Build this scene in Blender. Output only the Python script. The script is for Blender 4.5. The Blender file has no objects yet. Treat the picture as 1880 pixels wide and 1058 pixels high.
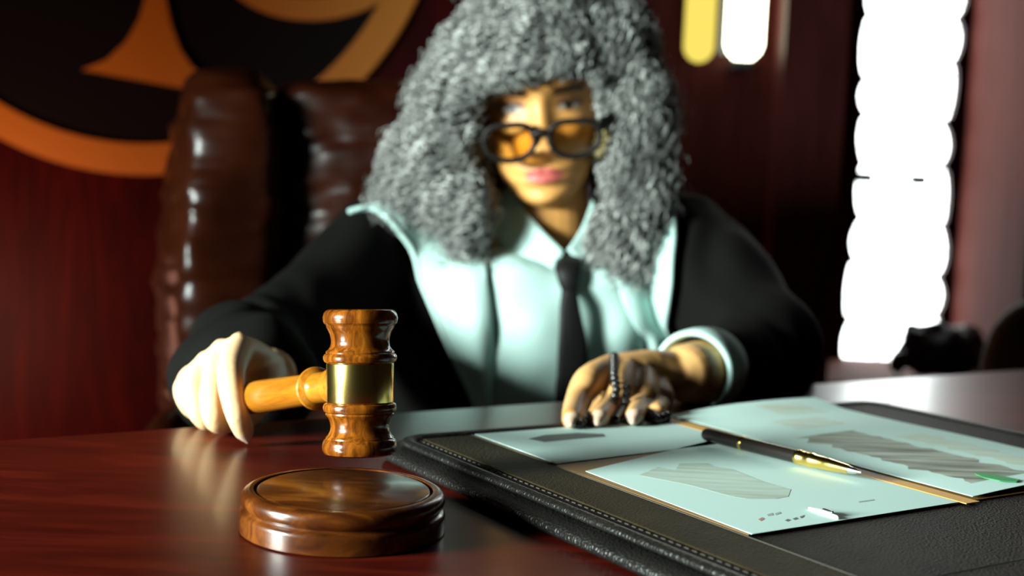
import bpy, bmesh, math, random
import numpy as np
from mathutils import Vector, Matrix, noise
from mathutils.bvhtree import BVHTree
random.seed(7); rng = np.random.default_rng(7)
R = math.radians
scene = bpy.context.scene
COL = scene.collection

# ------------------------------------------------------------------ camera
F = 1880 / 36.0 * 44.0                      # focal length in pixels (44 mm lens)
CAM = Vector((0, 0, 0.923))
CM = (Matrix.Rotation(R(90 - 4.45), 3, 'X') @ Matrix.Rotation(R(2.6), 3, 'Z'))
cd = bpy.data.cameras.new('camera'); cam = bpy.data.objects.new('camera', cd); COL.objects.link(cam)
cam.matrix_world = Matrix.Translation(CAM) @ CM.to_4x4()
cd.lens = 44; cd.sensor_width = 36; cd.clip_start = 0.02
cd.dof.use_dof = True; cd.dof.focus_distance = 0.665; cd.dof.aperture_fstop = 6.0
scene.camera = cam
cr = CM @ Vector((1, 0, 0)); cu = CM @ Vector((0, 1, 0)); cf = CM @ Vector((0, 0, -1))

# ------------------------------------------------------------------ world, lights, exposure
w = bpy.data.worlds.new('world'); scene.world = w; w.use_nodes = True
w.node_tree.nodes['Background'].inputs[0].default_value = (0.55, 0.40, 0.32, 1)
w.node_tree.nodes['Background'].inputs[1].default_value = 0.012
vs = scene.view_settings
vs.view_transform = 'Standard'; vs.look = 'None'; vs.gamma = 1; vs.use_curve_mapping = False; vs.exposure = 0.0

def area_light(name, loc, target, sx, sy, power, color, spread=180):
    l = bpy.data.lights.new(name, 'AREA'); l.shape = 'RECTANGLE'; l.size = sx; l.size_y = sy
    l.energy = power; l.color = color; l.spread = R(spread)
    o = bpy.data.objects.new(name, l); COL.objects.link(o); o.location = loc
    o.rotation_euler = (Vector(target) - Vector(loc)).to_track_quat('-Z', 'Y').to_euler()
    return o
area_light('daylight_key', (-1.92, -0.18, 1.22), (-0.05, 0.93, 0.86), 0.55, 0.50, 42, (0.86, 1.0, 0.945), 70)
area_light('warm_side_lamp', (-1.45, 2.2, 0.50), (-1.05, 2.75, 0.62), 0.3, 0.3, 8, (1.0, 0.45, 0.30))  # added unseen fill that reddens the lower left wall

# ------------------------------------------------------------------ projection helpers (photo pixel -> place)
def pdir(px, py): return CM @ Vector(((px - 940) / F, -(py - 529) / F, -1))
def P(px, py, d): return CAM + pdir(px, py) * d
def T(px, py, z=0.75):
    v = pdir(px, py); return CAM + v * ((z - CAM.z) / v.z)
def proj(p):
    q = CM.transposed() @ (Vector(p) - CAM); d = -q.z
    return 940 + q.x / d * F, 529 - q.y / d * F, d

# ------------------------------------------------------------------ materials
def mat(name, color=(.5, .5, .5), rough=.5, metal=0, spec=.5, **kw):
    m = bpy.data.materials.new(name); m.use_nodes = True
    b = m.node_tree.nodes['Principled BSDF']
    b.inputs['Base Color'].default_value = (*color, 1); b.inputs['Roughness'].default_value = rough
    b.inputs['Metallic'].default_value = metal; b.inputs['Specular IOR Level'].default_value = spec
    for k, v in kw.items(): b.inputs[k.replace('_', ' ')].default_value = v
    return m
def nodes(m): return m.node_tree.nodes, m.node_tree.links, m.node_tree.nodes['Principled BSDF']
def ramp(N, stops):
    r = N.new('ShaderNodeValToRGB'); e = r.color_ramp.elements
    while len(e) < len(stops): e.new(.5)
    for i, (p, c) in enumerate(stops): e[i].position = p; e[i].color = (*c, 1)
    return r
def coords(N, L, scale, rot=(0, 0, 0), kind='Object'):
    t = N.new('ShaderNodeTexCoord'); mp = N.new('ShaderNodeMapping')
    mp.inputs['Scale'].default_value = scale; mp.inputs['Rotation'].default_value = rot
    L.new(t.outputs[kind], mp.inputs[0]); return mp.outputs[0]
def add_bump(m, fac_socket, strength, dist):
    N, L, b = nodes(m); bp = N.new('ShaderNodeBump')
    bp.inputs['Strength'].default_value = strength; bp.inputs['Distance'].default_value = dist
    L.new(fac_socket, bp.inputs['Height']); L.new(bp.outputs[0], b.inputs['Normal'])
def wood(name, stops, scale, rough=.25, grain=6, rot=(0, 0, 0), coat=0.0, distort=3.0, detail=5):
    m = mat(name, rough=rough); N, L, b = nodes(m)
    v = coords(N, L, scale, rot)
    n = N.new('ShaderNodeTexNoise'); n.inputs['Scale'].default_value = grain; n.inputs['Detail'].default_value = detail
    n.inputs['Distortion'].default_value = distort; n.inputs['Roughness'].default_value = .6
    L.new(v, n.inputs['Vector'])
    r = ramp(N, stops); L.new(n.outputs['Fac'], r.inputs[0]); L.new(r.outputs[0], b.inputs['Base Color'])
    b.inputs['Coat Weight'].default_value = coat; b.inputs['Coat Roughness'].default_value = .12
    return m
def leather(name, c1, c2, cell, rough=.45, bump=.5, dist=.0006, spec=.25):
    m = mat(name, c1, rough, 0, spec); N, L, b = nodes(m)
    v = coords(N, L, (1, 1, 1))
    vo = N.new('ShaderNodeTexVoronoi'); vo.inputs['Scale'].default_value = cell; L.new(v, vo.inputs['Vector'])
    n = N.new('ShaderNodeTexNoise'); n.inputs['Scale'].default_value = cell * .05; n.inputs['Detail'].default_value = 4
    L.new(v, n.inputs['Vector'])
    r = ramp(N, [(.3, c1), (.7, c2)]); L.new(n.outputs['Fac'], r.inputs[0]); L.new(r.outputs[0], b.inputs['Base Color'])
    add_bump(m, vo.outputs['Distance'], bump, dist)
    return m

M = {}
M['table'] = wood('mahogany_table', [(.25, (.024, .0012, .0005)), (.5, (.054, .0034, .0011)), (.72, (.092, .008, .0024))], (3, 22, 3), .34, 2.2, (0, 0, R(20)), .12, 1.2)
M['wall'] = wood('mahogany_panel', [(.3, (.018, .0006, .0006)), (.55, (.040, .0012, .0011)), (.75, (.072, .0023, .0018))], (6, 6, .8), .5, 1.6)
M['jamb'] = wood('mahogany_jamb', [(.3, (.075, .015, .010)), (.7, (.105, .023, .017))], (6, 6, .8), .75, 2)
M['dark_wood'] = wood('dark_mahogany', [(.3, (.020, .004, .004)), (.7, (.035, .007, .006))], (6, 6, .8), .5, 2)
M['panel_dark'] = wood('dark_panel', [(.3, (.014, .0022, .0014)), (.7, (.028, .0042, .0028))], (6, 6, .8), .5, 2)  # panel wood darkened to stand in for shade beside the hair
M['gavel'] = wood('gavel_rosewood', [(.30, (.035, .008, .001)), (.45, (.11, .028, .002)), (.58, (.20, .056, .004)), (.74, (.32, .105, .010))], (150, 150, 16), .2, 1.4, (0, 0, 0), .35, .9, 8)
M['handle'] = wood('gavel_handle_wood', [(.25, (.17, .048, .003)), (.5, (.30, .098, .006)), (.75, (.42, .165, .016))], (110, 110, 9), .26, 1.4, (0, 0, 0), .3, .8, 8)
M['block'] = wood('sound_block_wood', [(.25, (.012, .0026, .0006)), (.5, (.060, .014, .0020)), (.75, (.17, .050, .006))], (14, 60, 40), .26, 1.4, (0, 0, R(25)), .18, 1.2, 8)
for _m, _s in (('wall', .06), ('jamb', .05), ('dark_wood', .06), ('panel_dark', .06), ('table', .24), ('block', .3), ('gavel', .35), ('handle', .3)): M[_m].node_tree.nodes['Principled BSDF'].inputs['Specular IOR Level'].default_value = _s
M['brass'] = mat('brass', (.86, .64, .19), .18, 1)
M['gold'] = mat('gold', (.85, .58, .16), .18, 1)
M['steel'] = mat('steel', (.7, .72, .72), .2, 1)
M['pad'] = leather('blotter_leather', (.012, .0089, .0072), (.020, .0150, .0122), 680, .58, .8, .0007, .05)
M['rail'] = leather('blotter_rail_leather', (.019, .0140, .0062), (.030, .0225, .0105), 680, .58, .8, .0007, .05)
M['welt'] = leather('blotter_edge_leather', (.0055, .005, .0045), (.010, .0088, .0075), 620, .42, .8, .0007, .22)
M['thread'] = mat('stitch_thread', (.045, .04, .033), .8)
M['chair'] = leather('chair_leather', (.011, .0020, .0006), (.024, .0048, .0014), 260, .28, .2, .0005, .2)
M['paper'] = mat('paper', (.55, .75, .70), .75)
M['manila'] = mat('manila_card', (.21, .105, .020), .6)
M['ink'] = mat('ink', (.10, .12, .11), .7); M['faint_ink'] = mat('faint_ink', (.30, .38, .36), .7); M['red_ink'] = mat('red_ink', (.40, .20, .18), .7)
M['spine'] = mat('spine_card', (.62, .30, .035), .6)
M['green'] = mat('green_tab', (.006, .26, .06), .6)
M['black_plastic'] = mat('black_lacquer', (.012, .009, .008), .22)
M['white_plastic'] = mat('white_plastic', (.85, .92, .90), .3)
M['robe'] = mat('robe_cloth', (.0040, .0037, .0032), .9, 0, .05)
M['shirt'] = mat('shirt_cloth', (.37, .525, .485), .8, 0, .2)
M['tie'] = mat('tie_silk', (.005, .0045, .0045), .6, 0, .2)
M['hair'] = mat('grey_hair', (.36, .365, .35), .36, 0, .45)
_N, _L, _b = nodes(M['hair']); _a = _N.new('ShaderNodeVertexColor'); _a.layer_name = 'shade'; _L.new(_a.outputs[0], _b.inputs['Base Color'])
M['hair_base'] = mat('grey_hair_under', (.06, .057, .052), .9)  # dark colour stands in for shade in the gaps between curls
M['frame'] = mat('glasses_frame', (.006, .0045, .0035), .5, 0, .2)
M['black'] = mat('emblem_black', (.006, .006, .007), .8, 0, .1)
M['emblem_gold'] = mat('emblem_gold', (.55, .20, .002), .6)
M['bag'] = mat('black_bag', (.020, .020, .023), .5)
M['olive'] = mat('olive_cloth', (.050, .042, .024), .8)
M['bead'] = mat('black_bead', (.010, .009, .009), .25)
M['black_metal'] = mat('black_metal', (.012, .012, .012), .35)
M['floor'] = wood('floor_boards', [(.3, (.03, .008, .005)), (.7, (.06, .015, .008))], (4, 30, 4), .4, 2)
M['plaster'] = mat('ceiling_plaster', (.05, .04, .035), .9)

def emit(name, col, s):
    m = bpy.data.materials.new(name); m.use_nodes = True; N = m.node_tree.nodes; N.clear()
    e = N.new('ShaderNodeEmission'); e.inputs[0].default_value = (*col, 1); e.inputs[1].default_value = s
    o = N.new('ShaderNodeOutputMaterial'); m.node_tree.links.new(e.outputs[0], o.inputs[0]); return m
M['daylight'] = emit('daylight_pane', (.93, 1.0, .98), 8.0)
M['tube'] = emit('lamp_tube_white', (1.0, 1.0, .70), 9.0)
M['amber_tube'] = emit('lamp_tube_amber', (1.0, .80, .14), 1.0)
def lens_mat():
    m = bpy.data.materials.new('amber_lens'); m.use_nodes = True; N = m.node_tree.nodes; L = m.node_tree.links; N.clear()
    t = N.new('ShaderNodeBsdfTransparent'); t.inputs[0].default_value = (.99, .88, .60, 1)
    g = N.new('ShaderNodeBsdfGlossy'); g.inputs['Roughness'].default_value = .05
    mx = N.new('ShaderNodeMixShader'); mx.inputs[0].default_value = .05
    o = N.new('ShaderNodeOutputMaterial')
    L.new(t.outputs[0], mx.inputs[1]); L.new(g.outputs[0], mx.inputs[2]); L.new(mx.outputs[0], o.inputs[0]); return m
M['lens'] = lens_mat()
def skin_mat():
    m = mat('skin', rough=.48, spec=.35); N, L, b = nodes(m)
    a = N.new('ShaderNodeVertexColor'); a.layer_name = 'tone'
    n = N.new('ShaderNodeTexNoise'); n.inputs['Scale'].default_value = 45; n.inputs['Detail'].default_value = 4
    mx = N.new('ShaderNodeMix'); mx.data_type = 'RGBA'; mx.blend_type = 'MULTIPLY'; mx.inputs[0].default_value = .25
    r = ramp(N, [(.3, (.8, .75, .7)), (.7, (1, 1, 1))]); L.new(n.outputs['Fac'], r.inputs[0])
    L.new(a.outputs[0], mx.inputs[6]); L.new(r.outputs[0], mx.inputs[7]); L.new(mx.outputs[2], b.inputs['Base Color'])
    b.inputs['Subsurface Weight'].default_value = .08; b.inputs['Subsurface Radius'].default_value = (.01, .004, .002)
    b.inputs['Subsurface Scale'].default_value = .5
    return m
M['skin'] = skin_mat()

# ------------------------------------------------------------------ object helpers
def link(name, me, m=None, parent=None, smooth=True):
    o = bpy.data.objects.new(name, me); COL.objects.link(o)
    if m: me.materials.append(m)
    if parent: o.parent = parent
    if smooth and len(me.polygons): me.polygons.foreach_set('use_smooth', [True] * len(me.polygons))
    return o
def tag(o, label, cat, group=None):
    o['label'] = label; o['category'] = cat
    if group: o['group'] = group
    return o
def struct(o): o['kind'] = 'structure'; return o
def empty(name, loc, label, cat, group=None):
    o = bpy.data.objects.new(name, None); COL.objects.link(o); o.location = loc; o.empty_display_size = .05
    tag(o, label, cat, group); return o
class G:                                     # geometry collector in world space
    def __init__(s): s.v = []; s.f = []
    def add(s, vs_, fs): k = len(s.v); s.v += [Vector(v) for v in vs_]; s.f += [[i + k for i in f] for f in fs]
    def mesh(s, name='m', origin=None, mtx=None):
        o = Vector(origin) if origin is not None else Vector((0, 0, 0))
        me = bpy.data.meshes.new(name)
        me.from_pydata([tuple(v - o) for v in s.v], [], s.f); me.update(); return me
    def box(s, c, size, ax=None):
        ax = ax or (Vector((1, 0, 0)), Vector((0, 1, 0)), Vector((0, 0, 1)))
        c = Vector(c); v = [c + ax[0] * (i * size[0] / 2) + ax[1] * (j * size[1] / 2) + ax[2] * (k * size[2] / 2)
             for i in (-1, 1) for j in (-1, 1) for k in (-1, 1)]
        s.add(v, [(0, 1, 3, 2), (4, 6, 7, 5), (0, 4, 5, 1), (2, 3, 7, 6), (0, 2, 6, 4), (1, 5, 7, 3)]); return s
    def lathe(s, prof, base, axis, n=48, cap=True):
        axis = Vector(axis).normalized(); u = axis.orthogonal().normalized(); w_ = axis.cross(u); base = Vector(base)
        v = []; f = []
        for r, z in prof:
            for i in range(n):
                a = 2 * math.pi * i / n
                v.append(base + axis * z + (u * math.cos(a) + w_ * math.sin(a)) * r)
        for k in range(len(prof) - 1):
            for i in range(n):
                j = (i + 1) % n; f.append((k * n + i, k * n + j, (k + 1) * n + j, (k + 1) * n + i))
        if cap: f.append(tuple(range(n))[::-1]); f.append(tuple(range((len(prof) - 1) * n, len(prof) * n)))
        s.add(v, f); return s
    def ell(s, c, ax, rad, nu=24, nv=16):
        c = Vector(c); v = []; f = []
        for k in range(nv + 1):
            t = math.pi * k / nv
            for i in range(nu):
                a = 2 * math.pi * i / nu
                v.append(c + ax[0] * (rad[0] * math.sin(t) * math.cos(a)) + ax[1] * (rad[1] * math.sin(t) * math.sin(a)) + ax[2] * (rad[2] * math.cos(t)))
        for k in range(nv):
            for i in range(nu):
                j = (i + 1) % nu; f.append((k * nu + i, (k + 1) * nu + i, (k + 1) * nu + j, k * nu + j))
        s.add(v, f); return s
    def tube(s, pts, rad, n=12, sub=4, ref=None, ends=True, closed=False):
        """smooth sweep; rad scalar list or (ra, rb) pairs, ra along the ref direction"""
        pts = [Vector(p) for p in pts]; m = len(pts)
        if not hasattr(rad, '__len__'): rad = [rad] * m
        rr = [(q, q) if not hasattr(q, '__len__') else q for q in rad]
        Q = []; RR = []
        rngk = m if closed else m - 1
        for k in range(rngk):
            if closed: p0, p1, p2, p3 = pts[k - 1], pts[k], pts[(k + 1) % m], pts[(k + 2) % m]
            else: p0, p1, p2, p3 = pts[max(k - 1, 0)], pts[k], pts[k + 1], pts[min(k + 2, m - 1)]
            for q in range(sub):
                t = q / sub
                Q.append(.5 * ((2 * p1) + (p2 - p0) * t + (2 * p0 - 5 * p1 + 4 * p2 - p3) * t * t + (3 * p1 - p0 - 3 * p2 + p3) * t ** 3))
                a = rr[k]; b = rr[(k + 1) % m]; RR.append((a[0] + (b[0] - a[0]) * t, a[1] + (b[1] - a[1]) * t))
        if not closed: Q.append(pts[-1]); RR.append(rr[-1])
        if ends and not closed:                # hemispherical ends
            d0 = (Q[0] - Q[1]).normalized(); d1 = (Q[-1] - Q[-2]).normalized(); r0 = RR[0]; r1 = RR[-1]
            pre = []; post = []
            for a in (.1, .35, .65, .9):
                c_ = math.cos(a * math.pi / 2); s_ = math.sin(a * math.pi / 2)
                pre.append((Q[0] + d0 * (min(r0) * s_), (r0[0] * c_, r0[1] * c_)))
                post.append((Q[-1] + d1 * (min(r1) * s_), (r1[0] * c_, r1[1] * c_)))
            pre.append((Q[0] + d0 * min(r0), (r0[0] * .02, r0[1] * .02))); post.append((Q[-1] + d1 * min(r1), (r1[0] * .02, r1[1] * .02)))
            Q = [a for a, _ in pre[::-1]] + Q + [a for a, _ in post]; RR = [b for _, b in pre[::-1]] + RR + [b for _, b in post]
        v = []; f = []; u = None; K = len(Q)
        for k in range(K):
            if closed: t = (Q[(k + 1) % K] - Q[k - 1]).normalized()
            else: t = (Q[min(k + 1, K - 1)] - Q[max(k - 1, 0)]).normalized()
            if ref is not None: u = (ref - t * ref.dot(t)).normalized()
            elif u is None: u = t.orthogonal().normalized()
            else: u = (u - t * u.dot(t)).normalized()
            w_ = t.cross(u)
            for i in range(n):
                a = 2 * math.pi * i / n
                v.append(Q[k] + u * (RR[k][0] * math.cos(a)) + w_ * (RR[k][1] * math.sin(a)))
        for k in range(K if closed else K - 1):
            for i in range(n):
                j = (i + 1) % n; k2 = (k + 1) % K
                f.append((k * n + i, k * n + j, k2 * n + j, k2 * n + i))
        if not closed: f.append(tuple(range(n))[::-1]); f.append(tuple(range((K - 1) * n, K * n)))
        s.add(v, f); return s
    def obj(s, name, m, parent=None, origin=None, smooth=True, bevel=0):
        """world-space geometry -> object; with a parent, coordinates are relative to the root thing's base"""
        if parent is not None:
            org = Vector(parent.location)
            q = parent
            while q.parent: q = q.parent; org = org + Vector(q.location)
            o = link(name, s.mesh(name, org), m, parent, smooth)
        else:
            org = Vector(origin) if origin is not None else sum(s.v, Vector()) / max(len(s.v), 1)
            o = link(name, s.mesh(name, org), m, None, smooth); o.location = org
        if bevel:
            b = o.modifiers.new('bevel', 'BEVEL'); b.width = bevel; b.segments = 3; b.limit_method = 'ANGLE'
        return o
def auto_sharp(o, ang=40):
    me = o.data
    bm = bmesh.new(); bm.from_mesh(me)
    for e in bm.edges:
        if len(e.link_faces) == 2 and e.calc_face_angle(0) > R(ang): e.smooth = False
    bm.to_mesh(me); bm.free(); return o
def fuse(g, voxel, smooth_it=4, fac=.5):
    me = g.mesh('tmp'); o = bpy.data.objects.new('tmp', me); COL.objects.link(o)
    r = o.modifiers.new('r', 'REMESH'); r.mode = 'VOXEL'; r.voxel_size = voxel
    s_ = o.modifiers.new('s', 'SMOOTH'); s_.factor = fac; s_.iterations = smooth_it
    dg = bpy.context.evaluated_depsgraph_get()
    out = bpy.data.meshes.new_from_object(o.evaluated_get(dg))
    bpy.data.objects.remove(o); bpy.data.meshes.remove(me); return out
def from_mesh_world(name, me, m, parent=None):
    """mesh in world coordinates -> object placed under parent"""
    org = Vector((0, 0, 0)); q = parent
    while q: org = org + Vector(q.location); q = q.parent
    if org.length: me.transform(Matrix.Translation(-org))
    return link(name, me, m, parent)
Z = Vector((0, 0, 1))
XYZ = (Vector((1, 0, 0)), Vector((0, 1, 0)), Z)
CAX = (cr, cf, cu)

# ================================================================== the setting
WY = 2.75
def wall_box(name, x0, x1, y0, y1, z0, z1, m):
    g = G().box(((x0 + x1) / 2, (y0 + y1) / 2, (z0 + z1) / 2), (x1 - x0, y1 - y0, z1 - z0))
    return struct(g.obj(name, m, smooth=False))
wall_box('floor', -3.2, 3.2, -1.5, 3.6, -.06, 0, M['floor'])
wall_box('trim_6', .02, .54, WY - .012, WY, 0, 3.0, M['panel_dark'])  # added sheet; its dark colour stands in for shade on the wall
wall_box('wall_back', -3.2, .54, WY, WY + .12, 0, 3.0, M['wall'])
wall_box('wall_left', -3.3, -3.2, .9, 3.6, 0, 3.0, M['wall'])
wall_box('ceiling', -3.2, 3.2, -1.5, 3.6, 3.0, 3.06, M['plaster'])
# dark pilaster between panelling and window
wall_box('trim_1', .535, .665, WY - .16, WY + .5, 0, 3.0, M['dark_wood'])
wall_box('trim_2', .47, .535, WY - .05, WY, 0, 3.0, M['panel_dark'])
# window niche: reveal on the right, wall beyond it, sill, wall behind window
WX0, WX1, WYN = .80, 1.145, 3.25
SILL = P(1600, 664, 3.25).z
wall_box('trim_3', WX1, WX1 + .05, 2.80, WYN, 0, 3.0, M['jamb'])
wall_box('wall_right', WX1 + .05, 3.2, 2.80, 2.92, 0, 3.0, M['dark_wood'])
wall_box('wall_niche', .665, WX1, WYN, WYN + .1, 0, SILL, M['dark_wood'])
wall_box('trim_4', .665, WX1, 2.82, WYN, SILL - .035, SILL, M['jamb'])          # sill
# the window: bright pane, frame with scalloped leaded edge, two saddle bars
win = bpy.data.objects.new('window_1', None); COL.objects.link(win); win.location = (.96, WYN, SILL); struct(win)
wz0, wz1 = SILL, 2.7
G().box((1.0, WYN + .05, SILL + 1.1), (.36, .01, 2.2)).obj('window_pane', M['daylight'], win, smooth=False)
def scallop(side):
    g = G(); v = []; f = []; n = 260
    x_in = .872 if side < 0 else 1.124; x_out = .665 if side < 0 else 1.145
    for i in range(n + 1):
        z = wz0 + (wz1 - wz0) * i / n
        zz = z / .128 + .10 * math.sin(z * 7.3 + side * 2) + .08 * math.sin(z * 17 + side); ph = zz % 1.0
        lob = abs(math.sin(math.pi * ph)) ** .55
        wob = .006 * math.sin(z * 9 + side)
        x = x_in - side * ((.020 + .012 * math.sin(math.floor(zz) * 2.4 + side)) * (1 - lob)) + wob
        for y in (WYN, WYN + .03): v += [Vector((x_out, y, z)), Vector((x, y, z))]
    for i in range(n):
        a = i * 4; b = a + 4
        f += [(a, a + 1, b + 1, b), (a + 2, b + 2, b + 3, a + 3), (a + 1, a + 3, b + 3, b + 1)]
    g.add(v, f); return g
scallop(-1).obj('window_frame', M['dark_wood'], win, smooth=False)
scallop(1).obj('window_frame', M['dark_wood'], win, smooth=False)
zb = P(1620, 328, 3.28).z
for x0, x1 in ((.865, .925), (1.02, 1.065)):
    G().box(((x0 + x1) / 2, WYN + .02, zb), (x1 - x0, .012, .028)).obj('saddle_bar', M['black_metal'], win, smooth=False)
# lead cames in a diamond lattice, fine as string
lat = G()
for k in range(-3, 22):
    for s_ in (-1, 1):
        z0_ = wz0 + k * .128; a = Vector((.85, WYN + .035, z0_)); b = Vector((1.14, WYN + .035, z0_ + s_ * .30))
        lo, hi = 0.0, 1.0
        dz = b.z - a.z
        t0 = (wz0 - a.z) / dz; t1 = (wz1 - a.z) / dz
        lo = max(0, min(t0, t1)); hi = min(1, max(t0, t1))
        if hi > lo: lat.tube([a.lerp(b, lo), a.lerp(b, hi)], .0012, 5, 1, ends=False)
lat.obj('leading', M['black_metal'], win)

# ================================================================== wall emblem
EC = P(275, -226, WY / cf.y * 1.0); EC.y = WY
ER = 548 / F * WY
em = empty('wall_emblem', EC - Vector((0, .005, 0)), 'large round black emblem with gold ring and scales on the red wall behind the chair', 'emblem')
def annulus(r0, r1, y0, y1, n=128):
    g = G(); v = []; f = []
    for i in range(n):
        a = 2 * math.pi * i / n; c = math.cos(a); s_ = math.sin(a)
        for r, y in ((r0, y0), (r1, y0), (r1, y1), (r0, y1)): v.append(Vector((EC.x + r * c, y, EC.z + r * s_)))
    for i in range(n):
        j = (i + 1) % n
        for k in range(4): f.append((i * 4 + k, i * 4 + (k + 1) % 4, j * 4 + (k + 1) % 4, j * 4 + k))
    g.add(v, f); return g
G().lathe([(ER * .93, 0), (ER * .93, .012)], EC, (0, -1, 0), 128).obj('disc', M['black'], em, smooth=False)
annulus(ER * .897, ER, WY, WY - .022).obj('ring', M['emblem_gold'], em, smooth=False)
def plate(pts_px, y0, y1):
    g = G(); pts = []
    for px, py in pts_px:
        v = pdir(px, py); q = CAM + v * ((y0 - CAM.y) / v.y); pts.append(Vector((q.x, 0, q.z)))
    n = len(pts)
    g.add([p + Vector((0, y0, 0)) for p in pts] + [p + Vector((0, y1, 0)) for p in pts],
          [tuple(range(n)), tuple(range(n, 2 * n))[::-1]] + [(i, i + n, (i + 1) % n + n, (i + 1) % n) for i in range(n)])
    return g
plate([(150, 128), (195, 110), (232, 75), (255, 35), (268, -10), (272, -420), (300, -420), (302, -10), (313, 45), (330, 90), (350, 120), (385, 150), (390, 172)], WY - .024, WY - .012).obj('scale_stand', M['emblem_gold'], em, smooth=False)
def bowl(cx, ytop, hw, dep, th=26):
    out = [(cx + hw * math.cos(a), ytop + dep * math.sin(a)) for a in np.linspace(0, math.pi, 24)]
    inn = [(cx + (hw - 8) * math.cos(a), ytop + (dep - 42) * math.sin(a)) for a in np.linspace(math.pi, 0, 24)]
    return plate(out + inn, WY - .024, WY - .012)
bowl(572, -75, 175, 112).obj('scale_pan', M['emblem_gold'], em, smooth=False)
bowl(-20, -215, 175, 112).obj('scale_pan', M['emblem_gold'], em, smooth=False)
plate([(-30, -440), (285, -400), (600, -330), (600, -310), (285, -378), (-30, -418)], WY - .024, WY - .012).obj('scale_beam', M['emblem_gold'], em, smooth=False)

# ================================================================== wall lamp
LD = WY - .05
lb = P(1345, 125, LD); lamp = empty('wall_lamp', lb, 'lit twin tube wall lamp with black rail on the red panelling left of the window', 'lamp')
def vtube(px0, py0, r, d, zt, m, name):
    b = P(px0, py0, d); g = G(); g.tube([b + Z * r, Vector((b.x, b.y, zt))], r, 20, 2); return g.obj(name, m, lamp)
vtube(1364, 114, .040, LD - .05, 1.72, M['tube'], 'lamp_tube')
vtube(1281, 116, .034, LD + .01, 1.72, M['amber_tube'], 'lamp_tube')['label'] = 'amber glowing tube'
a = P(1324, 100, LD); G().box((a.x, a.y + .025, (a.z + 1.74) / 2), (.014, .05, 1.74 - a.z)).obj('rail', M['black_metal'], lamp, smooth=False)
a = P(1362, 120, LD - .05); G().box(a + Vector((0, .04, 0)), (.042, .11, .02)).obj('bracket', M['black_metal'], lamp, smooth=False, bevel=.004)

# ================================================================== table
tl = T(0, 806); tr = T(1560, 699)
E1 = (tr - tl); E1.z = 0; E1.normalize(); E2 = Vector((E1.y, -E1.x, 0))     # along far edge; towards the camera
TA = (E1, -E2, Z)
c0 = tl - E1 * .75
desk = empty('desk', Vector(((c0 + E1 * 1.35 + E2 * .55).x, (c0 + E1 * 1.35 + E2 * .55).y, 0)), 'big polished red mahogany desk that the gavel and the leather pad stand on', 'desk')
DL, DW = 2.7, 1.15
cc = c0 + E1 * DL / 2 + E2 * DW / 2
G().box((cc.x, cc.y, .75 - .0225), (DL, DW, .045), TA).obj('desktop', M['table'], desk, smooth=False, bevel=.006)
for i in (-1, 1):
    p = cc + E1 * (i * (DL / 2 - .28)); G().box((p.x, p.y, .352), (.42, DW - .16, .704), TA).obj('pedestal', M['table'], desk, smooth=False, bevel=.004)
TOP = .7503

# ================================================================== sound block
B0 = T(629, 971); BR = 187 / F * ((B0 - CAM).dot(cf))
blk = empty('sound_block', (B0.x, B0.y, TOP), 'round turned dark wood sounding block on the desk below the gavel head', 'sounding block')
prof = [(.0, 0), (.985, 0), (1.0, .010), (1.0, .155), (.995, .185), (.975, .205), (.955, .215), (.950, .228), (.962, .24), (.982, .26), (.992, .30), (.985, .345),
        (.965, .375), (.93, .395), (.895, .402), (.872, .398), (.862, .388), (.856, .375), (.850, .37), (.844, .376), (.838, .390), (.825, .396), (.0, .397)]
g = G(); g.lathe([(max(r, .0001) * BR, z * BR) for r, z in prof[:16]] + [(.87 * BR, .30 * BR), (.0001, .30 * BR)], (B0.x, B0.y, TOP), Z, 96, False); auto_sharp(g.obj('base', M['block'], blk), 50)
g = G(); g.lathe([(.0001, .30 * BR), (.852 * BR, .30 * BR)] + [(max(r, .0001) * BR, z * BR) for r, z in prof[18:]], (B0.x, B0.y, TOP), Z, 96, False); auto_sharp(g.obj('striking_disc', M['block'], blk), 50)

# ================================================================== gavel
GD = .685; GC = P(661, 702, GD); HP = P(440, 734, .832)
k_ = GD / F / 2.043
gav_ax = (cu * 1.0 + cf * .02 + cr * .002).normalized()
gavel = empty('gavel', GC, 'wooden gavel with brass band held over the sounding block', 'gavel')
hp = [(0, 60), (118, 58), (128, 62), (136, 72), (140, 88), (139, 100), (136, 110), (129, 117), (127, 122), (126, 127), (120, 138), (113, 153), (109, 172), (109, 185), (112, 198), (119, 208),
      (127, 214), (129, 218), (128, 223), (133, 226), (138, 234), (138, 244), (134, 253), (127, 258), (118, 260)]
hp2 = [(118, 406), (127, 408), (134, 412), (138, 421), (138, 430), (134, 439), (128, 444), (129, 449), (127, 454), (119, 462), (112, 478), (109, 495), (111, 510), (118, 526), (127, 536), (128, 541), (133, 545), (138, 555), (140, 572), (138, 586), (132, 596), (118, 602), (0, 603)]
pr = [(max(r, .02) * k_, -(y - 331) * k_) for r, y in hp + hp2]
hd = G().lathe(pr, GC, gav_ax, 72, False).obj('gavel_head', M['gavel'], gavel); auto_sharp(hd, 26)
G().lathe([(119 * k_, -(406.5 - 331) * k_), (125.5 * k_, -(405.5 - 331) * k_), (126 * k_, -(403 - 331) * k_), (126 * k_, -(262 - 331) * k_), (125.5 * k_, -(260 - 331) * k_), (119 * k_, -(259 - 331) * k_)], GC, gav_ax, 96, False).obj('brass_band', M['brass'], hd)
had = (HP - GC); had_l = had.length; had.normalize()
s0 = 116 * k_
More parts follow.
